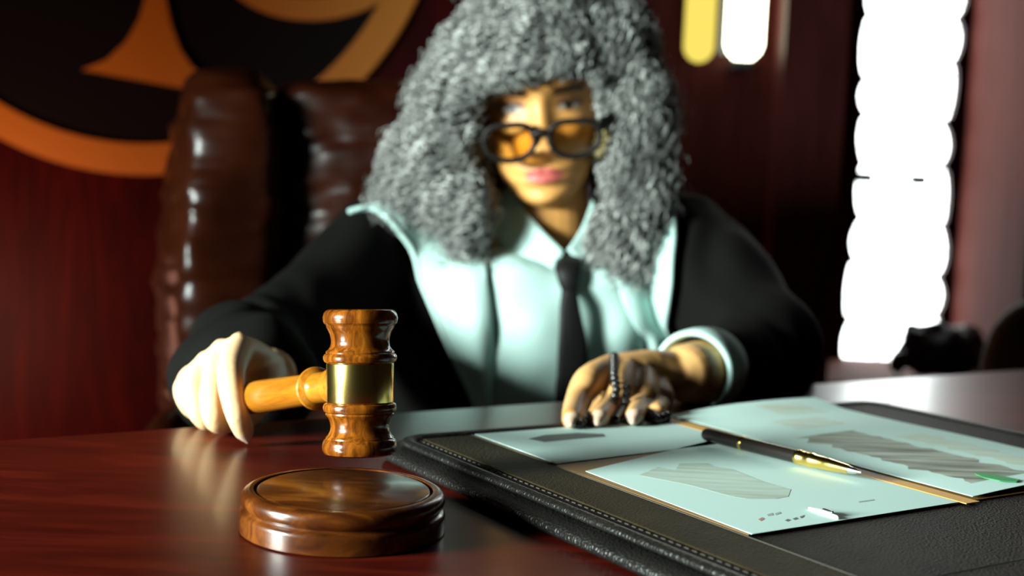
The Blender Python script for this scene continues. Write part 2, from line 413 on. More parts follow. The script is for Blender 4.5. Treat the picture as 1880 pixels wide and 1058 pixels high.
hprof = [(.0002, s0), (.0085, s0), (.0112, s0 + .0022), (.0116, s0 + .006), (.0108, s0 + .0082), (.0098, s0 + .0095), (.0104, s0 + .0115), (.0108, s0 + .0140), (.0103, s0 + .0165), (.0095, s0 + .019),
         (.0091, s0 + .027), (.0091, s0 + .0365), (.0104, s0 + .0375), (.0122, s0 + .0388), (.0128, s0 + .0402), (.0122, s0 + .0416), (.0104, s0 + .0428), (.0093, s0 + .0438), (.0093, s0 + .05), (.0099, s0 + .085), (.0105, s0 + .12), (.0104, s0 + .15), (.0098, s0 + .18),
         (.0105, s0 + .196), (.0105, s0 + .202), (.0085, s0 + .206), (.0002, s0 + .207)]
hob = G().lathe([(r, z) for r, z in hprof], GC, had, 48, False)
mh = Matrix.Identity(4)
ho = hob.obj('handle', M['handle'], gavel); auto_sharp(ho, 30)
# align the grain of the handle with its own axis: rotate mesh into a local frame along Z
q = had.to_track_quat('Z', 'Y'); ho.data.transform(q.inverted().to_matrix().to_4x4()); ho.rotation_euler = q.to_euler()

# ================================================================== leather desk pad
A_ = T(722, 806, .762); Bf = T(1589, 737, .762); Cn = T(1183, 1002, .762)
u0 = (Bf - A_); u0.z = 0; U1 = u0.normalized(); v0 = (Cn - A_); v0.z = 0; V1 = v0.normalized()
U1 = (U1 + Vector((-V1.y, V1.x, 0))).normalized(); V1 = Vector((U1.y, -U1.x, 0))
PL = u0.length; PW = .50; PZ = TOP + .0125
pad = empty('desk_pad', A_ + U1 * PL / 2 + V1 * PW / 2 - Z * (A_.z - TOP), 'black grained leather desk pad with stitched padded edge under the open folder', 'desk pad')
def rr_path(inset, rad, n=8):
    pts = []
    x0, x1, y0, y1 = inset, PL - inset, inset, PW - inset
    rad = max(rad - inset, .003)
    for cx, cy, a0 in ((x0 + rad, y0 + rad, 180), (x1 - rad, y0 + rad, 270), (x1 - rad, y1 - rad, 0), (x0 + rad, y1 - rad, 90)):
        for i in range(n + 1):
            a = R(a0 + 90 * i / n); pts.append((cx + rad * math.cos(a), cy + rad * math.sin(a)))
    return pts
def sweep_rect(profile, rad, fill_first=False, fill_last=False):
    g = G(); rows = [[A_ + U1 * x + V1 * y + Z * (TOP + z - A_.z) for x, y in rr_path(i, rad)] for i, z in profile]
    n = len(rows[0]); f = []
    for k in range(len(rows) - 1):
        for i in range(n): j = (i + 1) % n; f.append((k * n + i, k * n + j, (k + 1) * n + j, (k + 1) * n + i))
    if fill_last: f.append(tuple(range((len(rows) - 1) * n, len(rows) * n)))
    if fill_first: f.append(tuple(range(n))[::-1])
    g.add([p for r in rows for p in r], f); return g
po = -.016   # negative inset: the roll stands outside the top edge
sweep_rect([(.012, .004), (.006, .0105), (.008, .0120), (.012, .0123), (.02, .0124)], .02, True, True).obj('top_panel', M['pad'], pad)
sweep_rect([(.010, .0092), (.004, .0088), (-.0005, .0096), (-.0018, .0113), (-.0010, .0130), (.0022, .0140), (.0052, .0133), (.0068, .0118), (.0072, .0108)], .02).obj('welt', M['welt'], pad)
sweep_rect([(.008, .0), (-.006, .0), (-.0115, .0012), (-.0135, .0035), (-.0128, .0062), (-.0095, .0084), (-.004, .0092), (.004, .009)], .02, True).obj('padded_edge', M['welt'], pad)
us = min((T(1378, 986, PZ) - A_).dot(U1), (T(870, 801, PZ) - A_).dot(U1)) - .0008; vn = (T(1810, 1040, PZ) - A_).dot(V1)
def strip_pad(u0_, u1_, v0_, v1_, h, name, m):
    c = A_ + U1 * (u0_ + u1_) / 2 + V1 * (v0_ + v1_) / 2; c.z = TOP + .0122 + h / 2
    return G().box(c, (u1_ - u0_, v1_ - v0_, h), (U1, V1, Z)).obj(name, m, pad, smooth=False, bevel=.0004)
strip_pad(.0145, us, .013, PW - .013, .0010, 'side_rail', M['rail'])
strip_pad(us - .0012, us - .0006, .013, PW - .013, .0014, 'seam', M['thread'])
strip_pad(us + .003, PL - .013, vn, vn + .0006, .0005, 'seam', M['thread'])
# stitching beside the welt, along the two edges in view
st = G()
for i in range(int(PW / .0056)):
    p = A_ + U1 * .0115 + V1 * (.02 + i * .0056) + Z * (TOP + .01245 - A_.z)
    st.box(p, (.0006, .0032, .0006), (U1, V1, Z))
for i in range(int(PL / .0056)):
    p = A_ + V1 * .0115 + U1 * (.02 + i * .0056) + Z * (TOP + .01245 - A_.z)
    st.box(p, (.0032, .0006, .0006), (U1, V1, Z))
so = st.obj('stitching', M['thread'], pad, smooth=False); so['kind'] = 'stuff'

# ================================================================== folder and papers
FZ = PZ + .0002
fb = T(1378, 986, FZ); fs = T(1716, 911, FZ); ft = T(870, 801, FZ); fst = T(1217, 778, FZ); frt = T(1470, 745, FZ)
# folder frame: spine direction and its perpendicular
Fv = (fb - ft) ; Fv.z = 0; FH = Fv.length; Fv.normalize(); Fu = Vector((-Fv.y, Fv.x, 0))
if Fu.dot(fs - fb) < 0: Fu = -Fu
FWL = (fs - fb).dot(Fu)
print('folder', FH, FWL, 'pad', PL, 'block R', BR, 'skew', (fs - fb).dot(Fv), (fst - ft).dot(Fv), (fst - ft).dot(Fu), (frt - ft).dot(Fu), 'angle', math.degrees(math.acos(max(-1, min(1, Fv.dot(V1))))))
def FP(u, v, z=0): return ft + Fu * u + Fv * v + Z * (FZ - ft.z + z)
FWR = FWL * 1.08
folder = empty('paper_folder', FP(FWL, FH / 2), 'open tan card folder lying on the black leather pad under the papers', 'folder')
def sheet_geo(quad, z0, th, nu=24, nv=32, wave=0.0, seed=0, lift=None):
    """quad: corner points in folder (u,v): a b c d; wavy thin sheet with real thickness"""
    g = G(); v = []; f = []
    for k in (0, 1):
        for i in range(nu + 1):
            for j in range(nv + 1):
                s_ = i / nu; t = j / nv
                a = [quad[0][q] * (1 - s_) + quad[1][q] * s_ for q in (0, 1)]; b = [quad[3][q] * (1 - s_) + quad[2][q] * s_ for q in (0, 1)]
                uu = a[0] * (1 - t) + b[0] * t; vv = a[1] * (1 - t) + b[1] * t
                h = wave * (noise.noise(Vector((uu * 14, vv * 14, seed))) * .5 + .5)
                if lift: h += lift(s_, t)
                v.append(FP(uu, vv, z0 + h + (th if k else 0)))
    n1 = (nu + 1) * (nv + 1)
    for i in range(nu):
        for j in range(nv):
            a = i * (nv + 1) + j; b = a + nv + 1
            f.append((a, a + 1, b + 1, b)); f.append((a + n1, b + n1, b + 1 + n1, a + 1 + n1))
    for i in range(nu):
        a = i * (nv + 1); b = a + nv + 1; f.append((a, b, b + n1, a + n1)); a += nv; b += nv; f.append((a, a + n1, b + n1, b))
    for j in range(nv):
        f.append((j, j + n1, j + 1 + n1, j + 1)); a = nu * (nv + 1) + j; f.append((a, a + 1, a + 1 + n1, a + n1))
    g.add(v, f); return g
def flat_rect(q, z0, th): return sheet_geo(q, z0, th, 6, 6)
flat_rect([(.0, -.001), (FWL, -.001), (FWL, FH - .0015), (.0, FH - .0015)], 0, .0007).obj('front_cover', M['manila'], folder, smooth=False)
flat_rect([(FWL - .002, -.004), (FWL + .0095, -.004), (FWL + .0095, FH + .003), (FWL - .002, FH + .003)], 0.0008, .0005).obj('spine', M['spine'], folder, smooth=False)
flat_rect([(FWL + .007, -.012), (FWL + FWR, -.012), (FWL + FWR, FH - .002), (FWL + .007, FH - .002)], 0, .0007).obj('back_cover', M['manila'], folder, smooth=False)
def print_mat(name, c1, c2, sc, rot):
    m = mat(name, rough=.75); N, L, b = nodes(m); v = coords(N, L, sc, rot)
    n = N.new('ShaderNodeTexNoise'); n.inputs['Scale'].default_value = 5; n.inputs['Detail'].default_value = 6; L.new(v, n.inputs['Vector'])
    r = ramp(N, [(.35, c1), (.65, c2)]); L.new(n.outputs['Fac'], r.inputs[0]); L.new(r.outputs[0], b.inputs['Base Color']); return m
fang = math.atan2(Fv.y, Fv.x)
M['print_green'] = print_mat('printed_picture', (.38, .46, .37), (.50, .64, .56), (3, 30, 3), (0, 0, -fang))
M['print_grey'] = print_mat('printed_photo', (.13, .125, .09), (.42, .46, .39), (3, 26, 3), (0, 0, -fang))
M['print_tint'] = print_mat('printed_tint', (.52, .58, .46), (.55, .70, .63), (4, 16, 4), (0, 0, -fang))
def uv(px, py):
    p = T(px, py, FZ) - ft; return (p.dot(Fu), p.dot(Fv))
def sheet(name, label, quad, z0, wave, seed, lift=None, th=.00025, group=None):
    c = FP(sum(q[0] for q in quad) / 4, sum(q[1] for q in quad) / 4, z0)
    e = empty(name, c, label, 'paper', group)
    auto_sharp(sheet_geo(quad, z0, th, 24, 32, wave, seed, lift).obj('page', M['paper'], e), 40); return e
def patch(poly_px, z, m, parent, name, th=.00003):
    g = G(); pts = [T(x, y, FZ + z) for x, y in poly_px]; n = len(pts)
    g.add(pts + [p + Z * th for p in pts], [tuple(range(n))[::-1], tuple(range(n, 2 * n))] + [(i, (i + 1) % n, (i + 1) % n + n, i + n) for i in range(n)])
    return g.obj(name, m, parent, smooth=False)
# upper and lower sheets of the left page
gv = uv(1060, 858)[1]
s_up = sheet('document_sheet', 'white sheet on the left page, the far one by the hand with black beads', [(.0008, 0), (FWL - .003, .002), (FWL - .003, uv(1300, 822)[1] - .003), (.0008, uv(1004, 857)[1])], .0010, 0, 1)
lowq = [uv(1075, 869), (FWL - .003, uv(1330, 806)[1]), (FWL - .0035, FH - .001), (.0008, FH)]
FZ0 = FZ
s_lo = sheet('document_sheet', 'white sheet with a printed green picture, under the pen and white clip', lowq, .0010, 0, 2)
patch([(970, 806), (1000, 799), (1060, 795), (1108, 797), (1112, 802), (1060, 806), (1000, 812)], .00132, M['ink'], s_up, 'printed_bar')  # cast shadow across the sheet, painted on as a dark patch
patch([(1172, 873), (1208, 858), (1240, 863), (1248, 851), (1300, 851), (1312, 857), (1345, 862), (1400, 884), (1452, 899), (1447, 912), (1425, 916), (1370, 916), (1340, 911), (1262, 890), (1210, 880)], .00132, M['print_green'], s_lo, 'printed_picture')
for poly, m in ([(1392, 954), (1399, 950), (1404, 953), (1397, 957)], 'red_ink'), ([(1408, 945), (1418, 942), (1420, 946), (1410, 948)], 'faint_ink'), ([(1422, 943), (1432, 940), (1434, 943), (1424, 946)], 'faint_ink'), \
        ([(1441, 956), (1446, 953), (1452, 955), (1446, 958)], 'ink'), ([(1455, 953), (1462, 950), (1466, 953), (1459, 955)], 'ink'), ([(1468, 949), (1477, 946), (1475, 950), (1471, 952)], 'ink'), \
        ([(1576, 921), (1604, 917), (1605, 919), (1577, 923)], 'faint_ink'):
    patch(poly, .00132, M[m], s_lo, 'printed_mark')
# right page
rq = [(FWL + .0125, -.010), (FWL + FWR - .004, -.014), (FWL + FWR - .003, FH - .008), (FWL + .0125, FH - .004)]
def liftr(s_, t): return .0025 * math.sin(s_ * math.pi) + .004 * max(0, .12 - t) / .12 * s_
s_r = sheet('document_sheet', 'large white sheet with grey printed streaks on the right page of the folder', rq, .0010, .0012, 5, liftr)
def strip(u0_, u1_, v0_, v1_, m, name, jag=0, seed=0):
    """printed area riding on the right page"""
    g = G(); n = 30; v = []; f = []
    a, b, c, d = rq
    def pt(s_, t):
        q0 = (a[0] * (1 - s_) + b[0] * s_, a[1] * (1 - s_) + b[1] * s_); q1 = (d[0] * (1 - s_) + c[0] * s_, d[1] * (1 - s_) + c[1] * s_)
        uu = q0[0] * (1 - t) + q1[0] * t; vv = q0[1] * (1 - t) + q1[1] * t
        h = .0012 * (noise.noise(Vector((uu * 14, vv * 14, 5))) * .5 + .5) + liftr(s_, t)
        return FP(uu, vv, .0010 + h + .0003)
    for i in range(n + 1):
        t = v0_ + (v1_ - v0_) * i / n
        e0 = jag * noise.noise(Vector((i * .45, seed, 0))); e1 = jag * noise.noise(Vector((i * .45, seed + 9, 0)))
        for j in range(7):
            s_ = u0_ + e0 + (u1_ + e1 - u0_ - e0) * j / 6; v.append(pt(s_, t))
    for i in range(n):
        for j in range(6): a_ = i * 7 + j; f.append((a_, a_ + 1, a_ + 8, a_ + 7))
    g.add(v, f); o = g.obj(name, m, s_r, smooth=False); so_ = o.modifiers.new('s', 'SOLIDIFY'); so_.thickness = .00003; return o
strip(.16, .52, .40, .93, M['print_grey'], 'printed_photo', .08, 1)
strip(.50, .80, .04, .16, M['print_tint'], 'printed_block', .05, 3)
strip(.30, .62, .22, .33, M['print_tint'], 'printed_block', .05, 5)
strip(.60, .80, .50, .95, M['print_tint'], 'printed_block', .05, 8)
# green index tab at the edge
gt = tag(patch([(1790, 871), (1808, 869), (1842, 876), (1872, 882), (1866, 886), (1836, 884), (1806, 878)], .0045, M['green'], None, 'index_tab', .0004), 'small green index tab at the near edge of the right page', 'tab')
# white clip
ca = T(1486, 934, FZ + .002); cb = T(1537, 951, FZ + .002)
clip = empty('paper_clip', (ca + cb) / 2, 'small white clip gripping the near edge of the left page', 'clip')
cdv = (cb - ca).normalized()
G().tube([ca, ca.lerp(cb, .5) + Z * .0006, cb], [.0008, .0010, .0011], 10, 4).obj('upper_jaw', M['white_plastic'], clip)
G().tube([cb, cb - Z * .0018 - cdv * .001, cb - Z * .0022 - cdv * .006], [.0008, .0008, .0008], 8, 4).obj('lower_jaw', M['white_plastic'], clip)
G().tube([ca.lerp(cb, .45) + Z * .0015 - cdv.cross(Z) * .0014, ca.lerp(cb, .75) + Z * .0015 - cdv.cross(Z) * .0014], .0008, 8, 2).obj('spring', M['steel'], clip)

# ================================================================== pen
pr_ = .0042
pa = T(1294, 797, FZ + .0035 + pr_); pb = T(1581, 868, FZ + .0035 + pr_)
pen = empty('ballpoint_pen', (pa + pb) / 2, 'black pen with gold tip section lying along the fold of the open folder', 'pen')
pd = (pb - pa).normalized(); PLn = (pb - pa).length; print('pen', PLn)
def seg(prof, name, m): return auto_sharp(G().lathe([(r * pr_, z * PLn) for r, z in prof], pa, pd, 32, False).obj(name, m, pen), 40)
seg([(.01, 0), (.80, .0), (.92, .008), (1.0, .03), (1.02, .258), (.01, .258)], 'cap', M['black_plastic'])
seg([(.01, .258), (1.06, .258), (1.09, .262), (1.09, .272), (1.06, .276), (.01, .276)], 'center_band', M['gold'])
seg([(.01, .276), (1.02, .276), (1.0, .62), (.01, .62)], 'barrel', M['black_plastic'])
seg([(.01, .62), (1.04, .62), (1.10, .628), (1.10, .645), (.98, .652), (1.02, .69), (1.06, .70), (1.06, .72), (.95, .73), (.88, .80), (.90, .81), (.84, .83), (.70, .90), (.62, .93), (.01, .93)], 'grip', M['gold'])
seg([(.01, .93), (.55, .93), (.42, .965), (.2, .985), (.14, 1.0), (.01, 1.0)], 'tip', M['steel'])

# ================================================================== leather chair
chx = P(735, 400, 1.66)
chair = empty('executive_chair', (chx.x, chx.y + .05, 0), 'high-backed brown leather office chair behind the judge', 'chair')
def wrinkle(me, amp, sx, sz, seed, co=None):
    n = len(me.vertices); nor = np.empty(n * 3); me.vertices.foreach_get('co', (c := np.empty(n * 3))); me.vertices.foreach_get('normal', nor)
    c = c.reshape(-1, 3); nor = nor.reshape(-1, 3)
    d = np.array([noise.fractal(Vector((p[0] * sx + seed, p[1] * sx, p[2] * sz)), .6, 2.1, 3) for p in c])
    c += nor * (d * amp)[:, None]; me.vertices.foreach_set('co', c.ravel()); me.update(); return me
def pillow(quad_px, d_front, depth, bulge, voxel=.009, apex=0, rings=[(-.0, .93), (.10, .985), (.3, 1.0), (.7, 1.0), (.93, .98), (1.0, .9)]):
    """cushion: outline given in the photo plane at d_front, thick by depth"""
    g = G(); pts = quad_px; n = len(pts)
    cx = sum(p[0] for p in pts) / n; cy = sum(p[1] for p in pts) / n
    v = []
    for t, s_ in rings:
        for x, y in pts: v.append(P(cx + (x - cx) * s_, cy + (y - cy) * (s_ if s_ > .97 else (1 + s_) / 2), d_front + depth * t))
    f = [(k * n + i, k * n + (i + 1) % n, (k + 1) * n + (i + 1) % n, (k + 1) * n + i) for k in range(len(rings) - 1) for i in range(n)]
    m_ = len(v); v.append(P(cx + apex, cy, d_front - bulge)); v.append(P(cx, cy, d_front + depth))
    f += [(m_, (i + 1) % n, i) for i in range(n)] + [(m_ + 1, (len(rings) - 1) * n + i, (len(rings) - 1) * n + (i + 1) % n) for i in range(n)]
    g.add(v, f); return fuse(g, voxel, 8)
from_mesh_world('backrest', wrinkle(pillow([(500, 165), (560, 150), (720, 148), (880, 150), (960, 170), (975, 400), (985, 700), (985, 960), (500, 960), (480, 700), (495, 400)], 1.66, .13, .015), .010, 7, 18, 3), M['chair'], chair)
from_mesh_world('side_bolster', wrinkle(pillow([(336, 150), (352, 128), (400, 122), (470, 130), (508, 160), (530, 260), (525, 420), (512, 560), (505, 760), (500, 960), (310, 960), (296, 800), (287, 640), (288, 470), (300, 330), (322, 220)], 1.60, .20, .045, .009, -62, [(-.0, .80), (.16, .93), (.42, 1.0), (.7, 1.0), (.93, .98), (1.0, .9)]), .008, 4, 34, 11), M['chair'], chair)
from_mesh_world('side_bolster', wrinkle(pillow([(960, 160), (1000, 130), (1070, 128), (1120, 150), (1150, 260), (1165, 420), (1175, 640), (1170, 960), (985, 960), (975, 700), (965, 400)], 1.60, .2, .02), .012, 5, 30, 17), M['chair'], chair)
sx_, sy_ = chx.x, chx.y
g = G(); g.box((sx_ + .06, sy_ - .14, .30), (.56, .46, .12)); from_mesh_world('seat', wrinkle(fuse(g, .012, 6), .006, 6, 6, 23), M['chair'], chair)
for i in (-1, 1):
    g = G(); g.tube([(sx_ + .06 + i * .31, sy_ + .02, .50), (sx_ + .06 + i * .31, sy_ - .02, .59), (sx_ + .06 + i * .31, sy_ - .22, .61), (sx_ + .06 + i * .31, sy_ - .26, .46), (sx_ + .06 + i * .27, sy_ - .22, .38)], [.024] * 5, 12, 5)
    g.obj('armrest', M['chair'], chair)
G().lathe([(.001, .05), (.045, .05), (.045, .12), (.03, .13), (.03, .32), (.001, .32)], (sx_ + .06, sy_ - .12, 0), Z, 24).obj('column', M['black_metal'], chair)
for i in range(5):
    a = i * 2 * math.pi / 5; d = Vector((math.cos(a), math.sin(a), 0)); c = Vector((sx_ + .06, sy_ - .12, .09))
    lg = G().tube([c, c + d * .29 - Z * .02], [.026, .018], 10, 2).obj('star_leg', M['black_metal'], chair)
    G().ell(c + d * .29 - Z * .06, XYZ, (.022, .022, .03), 16, 10).obj('caster', M['black_metal'], lg)

# ================================================================== right background: olive chair, black bag
ob = P(1900, 700, 2.1)
oc = empty('side_chair', (ob.x, ob.y, 0), 'dark olive upholstered chair with rounded back at the right edge by the window', 'chair')
g = G(); outl = [(1795, 720), (1800, 660), (1815, 610), (1840, 575), (1875, 552), (1925, 540), (1990, 545), (2040, 570), (2065, 620), (2075, 720), (2075, 900), (1795, 900)]
from_mesh_world('backrest', pillow(outl, 2.1, .09, .02, .012), M['olive'], oc)
g = G(); g.box((ob.x + .02, ob.y - .2, .42), (.27, .40, .09)); from_mesh_world('seat', fuse(g, .012, 5), M['olive'], oc)
for i in (-1, 1):
    for j in (0, 1):
        x = ob.x + .02 + i * .11; y = ob.y - .36 + j * .36
        G().tube([(x, y, .40), (x, y, .012)], [.018, .012], 10, 2).obj('leg', M['dark_wood'], oc)
bb = P(1715, 680, 2.98)
g = G(); sp = SILL + .003
for px, py, r in ((1662, 655, .034), (1690, 630, .050), (1712, 612, .030), (1735, 640, .062), (1765, 625, .045), (1785, 655, .05), (1700, 668, .05), (1750, 670, .05), (1650, 672, .026), (1672, 606, .018)):
    c = P(px, py, 2.98); g.ell(c, XYZ, (r, r * .8, r * (.9 if py < 650 else .7)), 16, 12)
mb = wrinkle(fuse(g, .006, 3), .012, 22, 22, 5)
zmin = min(v.co.z for v in mb.vertices)
for v in mb.vertices: v.co.z = max(v.co.z, sp - .002)
bag = from_mesh_world('cloth_bag', mb, M['bag']); tag(bag, 'black crumpled cloth bag lying on the window sill', 'bag')
# sill board wide enough for the bag is trim_4

# ================================================================== the judge
# ---- head
EYE = P(992, 199, 1.335)
to_cam = (CAM - EYE).normalized()
hf = (to_cam - cu * .10).normalized()                        # face direction, tipped down a little
hu = (cu - cr * .062); hu = (hu - hf * hu.dot(hf)).normalized()
hr = hu.cross(hf) * -1.0
hr = hf.cross(hu) * -1.0 if hf.cross(hu).dot(cr) < 0 else hf.cross(hu)
H0 = EYE - hf * .086
def HL(x, y, z): return H0 + hr * x + hf * y + hu * z
slices = [(.113, .012, .010, -.03), (.107, .036, .040, -.055), (.092, .055, .066, -.075), (.06, .0675, .084, -.09), (.03, .0705, .0895, -.093), (0, .0700, .0865, -.09),
          (-.03, .0665, .0855, -.08), (-.055, .0605, .0855, -.06), (-.075, .0520, .0845, -.03), (-.09, .0415, .0835, -.0), (-.1, .031, .0805, .02), (-.107, .019, .073, .035), (-.111, .006, .062, .045)]
sz = np.array([s_[0] for s_ in slices])[::-1]
def sl(z, k): return float(np.interp(z, sz, np.array([s_[k] for s_ in slices])[::-1]))
def ga(x, s_): return math.exp(-.5 * (x / s_) ** 2)
def face_disp(x, z):
    ax = abs(x); d = 0
    if -.056 < z < .03:
        t = min(max((.012 - z) / .052, 0), 1)
        fall = 1 if z > -.042 else max(0, 1 - (-.042 - z) / .012)
        d += (.004 + .020 * t ** 1.3) * ga(x, .0065 + .0045 * t) * fall * min(1, max(0, (.03 - z) / .02))
    d += .009 * ga(ax - .0125, .0055) * ga(z + .044, .006)
    d += -.0115 * ga(ax - .031, .015) * ga(z - .001, .011) + .0065 * ga(ax - .031, .0105) * ga(z + .0005, .0075)
    d += .005 * ga(ax - .028, .018) * ga(z - .022, .0065)
    d += .006 * ga(ax - .043, .017) * ga(z + .03, .016)
    d += .0065 * ga(x, .016) * ga(z + .0665, .0038) * (1 - .25 * ga(x, .003)) + .0080 * ga(x, .0145) * ga(z + .0775, .0046)
    d += -.0030 * ga(x, .019) * ga(z + .0718, .0016) - .0035 * ga(x, .018) * ga(z + .087, .0045) + .007 * ga(x, .014) * ga(z + .099, .009)
    return d
body = G()
NZ, NA = 120, 120; v = []; f = []
for k in range(NZ):
    z = .113 - (.113 + .111) * k / (NZ - 1); hw, yf, yb = sl(z, 1), sl(z, 2), sl(z, 3); cy = (yf + yb) / 2; hd_ = (yf - yb) / 2
    for i in range(NA):
        a = 2 * math.pi * i / NA; c = math.cos(a); s_ = math.sin(a); e = 2 / 2.25
        x = hw * math.copysign(abs(s_) ** e, s_); y = cy + hd_ * math.copysign(abs(c) ** e, c)
        if c > 0: y += face_disp(x, z) * min(1, c * 2)
        v.append(HL(x, y, z))
for k in range(NZ - 1):
    for i in range(NA): j = (i + 1) % NA; f.append((k * NA + i, (k + 1) * NA + i, (k + 1) * NA + j, k * NA + j))
f.append(tuple(range(NA))); f.append(tuple(range((NZ - 1) * NA, NZ * NA))[::-1])
body.add(v, f)
for s_ in (-1, 1): body.ell(HL(.067 * s_, -.015, -.02), (hr, hf, hu), (.008, .016, .030), 16, 12)
# ---- neck, torso, legs
NB = P(1006, 445, 1.44)
body.tube([HL(0, -.005, -.03), HL(0, .0, -.085), NB, NB - cu * .05 + cf * .01], [(.052, .055), (.050, .052), (.053, .053), (.07, .06)], 28, 6, cr)
torso = [(P(985, 960, 1.53), .155, .10), (P(985, 850, 1.50), .150, .10), (P(985, 720, 1.475), .155, .105), (P(982, 560, 1.455), .16, .105), (P(980, 480, 1.455), .165, .085), (P(985, 464, 1.455), .140, .060), (P(1002, 428, 1.455), .060, .050)]
body.tube([t[0] for t in torso], [(t[1], t[2]) for t in torso], 36, 4, cr)
pel = Vector((torso[0][0].x, torso[0][0].y, .50))
body.tube([torso[0][0], pel], [(.155, .10), (.165, .115)], 28, 3, cr)
for i in (-1, 1):
    body.tube([pel + Vector((i * .09, 0, 0)), pel + Vector((i * .11, -.40, .01)), pel + Vector((i * .11, -.42, -.08)), Vector((pel.x + i * .11, pel.y - .36, .07))], [.075, .056, .052, .036], 16, 5)
    body.tube([Vector((pel.x + i * .11, pel.y - .34, .045)), Vector((pel.x + i * .12, pel.y - .50, .028))], [.036, .026], 14, 3)
# ---- right arm and gripping hand (photo left)
RS, RE, RW = P(715, 465, 1.455), P(472, 655, 1.20), P(494, 690, .958)
body.tube([RS, RE, RW], [.045, .036, .0215], 18, 6)
def finger(g, pts, rad): g.tube(pts, rad, 14, 5)
rmcp = [P(440, 641, .868), P(408, 652, .882), P(379, 674, .896), P(350, 700, .906)]
for q, m_ in enumerate(rmcp):                                 # the back of the hand
    body.tube([RW.lerp(rmcp[q], .05) + cr * (-.004 * q), RW.lerp(m_, .6) + cu * .002, m_], [(.018, .014), (.0135, .013), (.0105, .0105)], 14, 5)
    if q: body.tube([rmcp[q - 1], m_], [.0100, .0100], 12, 3)
    if q: body.tube([RW.lerp(rmcp[q - 1], .7), RW.lerp(m_, .7)], [.0105, .0105], 12, 3)
for m_ in rmcp: body.ell(m_ + cu * .0035 - cf * .002, CAX, (.0072, .0085, .0085), 14, 10)
finger(body, [rmcp[0], P(424, 690, .812), P(434, 752, .801), P(448, 792, .810)], [.0105, .0092, .0082, .0066])
finger(body, [P(446, 786, .8065), P(456, 812, .812)], [.0052, .0022])                       # long pale nail
finger(body, [rmcp[1], P(391, 722, .835), P(398, 772, .832), P(422, 777, .853)], [.0105, .0094, .0084, .0068])
finger(body, [rmcp[2], P(358, 726, .862), P(376, 768, .860), P(402, 778, .880)], [.0102, .0092, .0082, .0066])
finger(body, [rmcp[3], P(338, 718, .888), P(352, 750, .890), P(382, 764, .905)], [.0095, .0080, .0072, .0060])
finger(body, [RW + cu * -.002, P(486, 700, .905), P(470, 742, .872), P(452, 770, .862)], [.0165, .0130, .0105, .0075])   # thumb, behind the handle
# ---- left arm and resting hand (photo right)
LS, LE, LW = P(1245, 465, 1.455), P(1400, 650, 1.23), P(1262, 686, 1.052)
body.tube([LS, LE, LW], [.045, .037, .0255], 18, 6)
def onpad(px, py, r): return T(px, py - 2, PZ + r)
lmcp = [P(1122, 678, 1.005), P(1150, 674, 1.015), P(1180, 682, 1.022), P(1205, 700, 1.025)]
for q, m_ in enumerate(lmcp):
    body.tube([LW.lerp(m_, .05), LW.lerp(m_, .6) + cu * .003, m_], [(.019, .015), (.014, .014), (.0115, .0115)], 14, 5)
    if q: body.tube([lmcp[q - 1], m_], [.0108, .0108], 12, 3)
    if q: body.tube([LW.lerp(lmcp[q - 1], .65), LW.lerp(m_, .65)], [.0115, .0115], 12, 3)
tipI, tipM, tipR, tipP = onpad(1050, 772, .0065), onpad(1100, 770, .0065), onpad(1164, 768, .0065), onpad(1206, 757, .006)
finger(body, [lmcp[0], P(1080, 700, .965), P(1060, 741, .938), tipI], [.0125, .0118, .0102, .0074])
finger(body, [lmcp[1], P(1138, 718, .965), P(1118, 748, .945), tipM], [.0115, .0102, .0088, .0070])
finger(body, [lmcp[2], P(1186, 722, .975), P(1175, 748, .953), tipR], [.0110, .0098, .0085, .0068])
finger(body, [lmcp[3], P(1219, 728, .99), P(1214, 748, .972), tipP], [.0098, .0085, .0075, .0062])
for tp, m2 in ((tipI, P(1060, 741, .938)), (tipM, P(1118, 748, .945)), (tipR, P(1175, 748, .953))):
    dn = (tp - m2); dn.z = 0; dn.normalize(); body.tube([tp + dn * .002, tp + dn * .011 - Z * .002], [.0052, .0030], 12, 3)
finger(body, [LW.lerp(lmcp[0], .25), P(1165, 708, 1.03), P(1120, 740, 1.00), P(1092, 762, .985)], [.016, .0125, .0105, .008])   # thumb tucked under
bme = fuse(body, .0021, 4, .5)
# skin's own colours; gripping hand painted paler, as if brightly lit
SK = np.array((.60, .285, .080)); SK_LIT = np.array((.72, .46, .24))
n = len(bme.vertices); co = np.empty(n * 3); bme.vertices.foreach_get('co', co); co = co.reshape(-1, 3)
rel = co - np.array(H0); hx = rel @ np.array(hr); hy = rel @ np.array(hf); hz = rel @ np.array(hu)
tone = np.tile(SK, (n, 1))
hand = (np.linalg.norm(co - np.array(rmcp[1]), axis=1) < .14) | (np.linalg.norm(co - np.array(lmcp[1]), axis=1) < .14)
tone[hand] = SK_LIT
lh_ = np.linalg.norm(co - np.array(lmcp[1]), axis=1) < .16; tone[lh_] = (.60, .325, .12)
front = (hy > .05) & (np.abs(hx) < .08) & (hz < .12) & (hz > -.12)
def paint(mask, c, a=1.0):
    a = np.clip(a * mask, 0, 1)[:, None] * front[:, None]
    tone[:] = tone * (1 - a) + np.array(c) * a
def soft(v_, w_=.25): return np.clip((1 - v_) / w_, 0, 1)
ax_ = np.abs(hx)
paint(soft((hx / .0235) ** 2 + ((hz + .0722) / .0098) ** 2, .35), (.46, .10, .085))
arch = .0150 + .004 * np.sin(np.clip((ax_ - .012) / .036, 0, 1) * math.pi * .75)
paint(soft(np.maximum(np.abs(hz - arch) / .0048, np.abs(ax_ - .031) / .020), .3), (.030, .014, .008), .95)
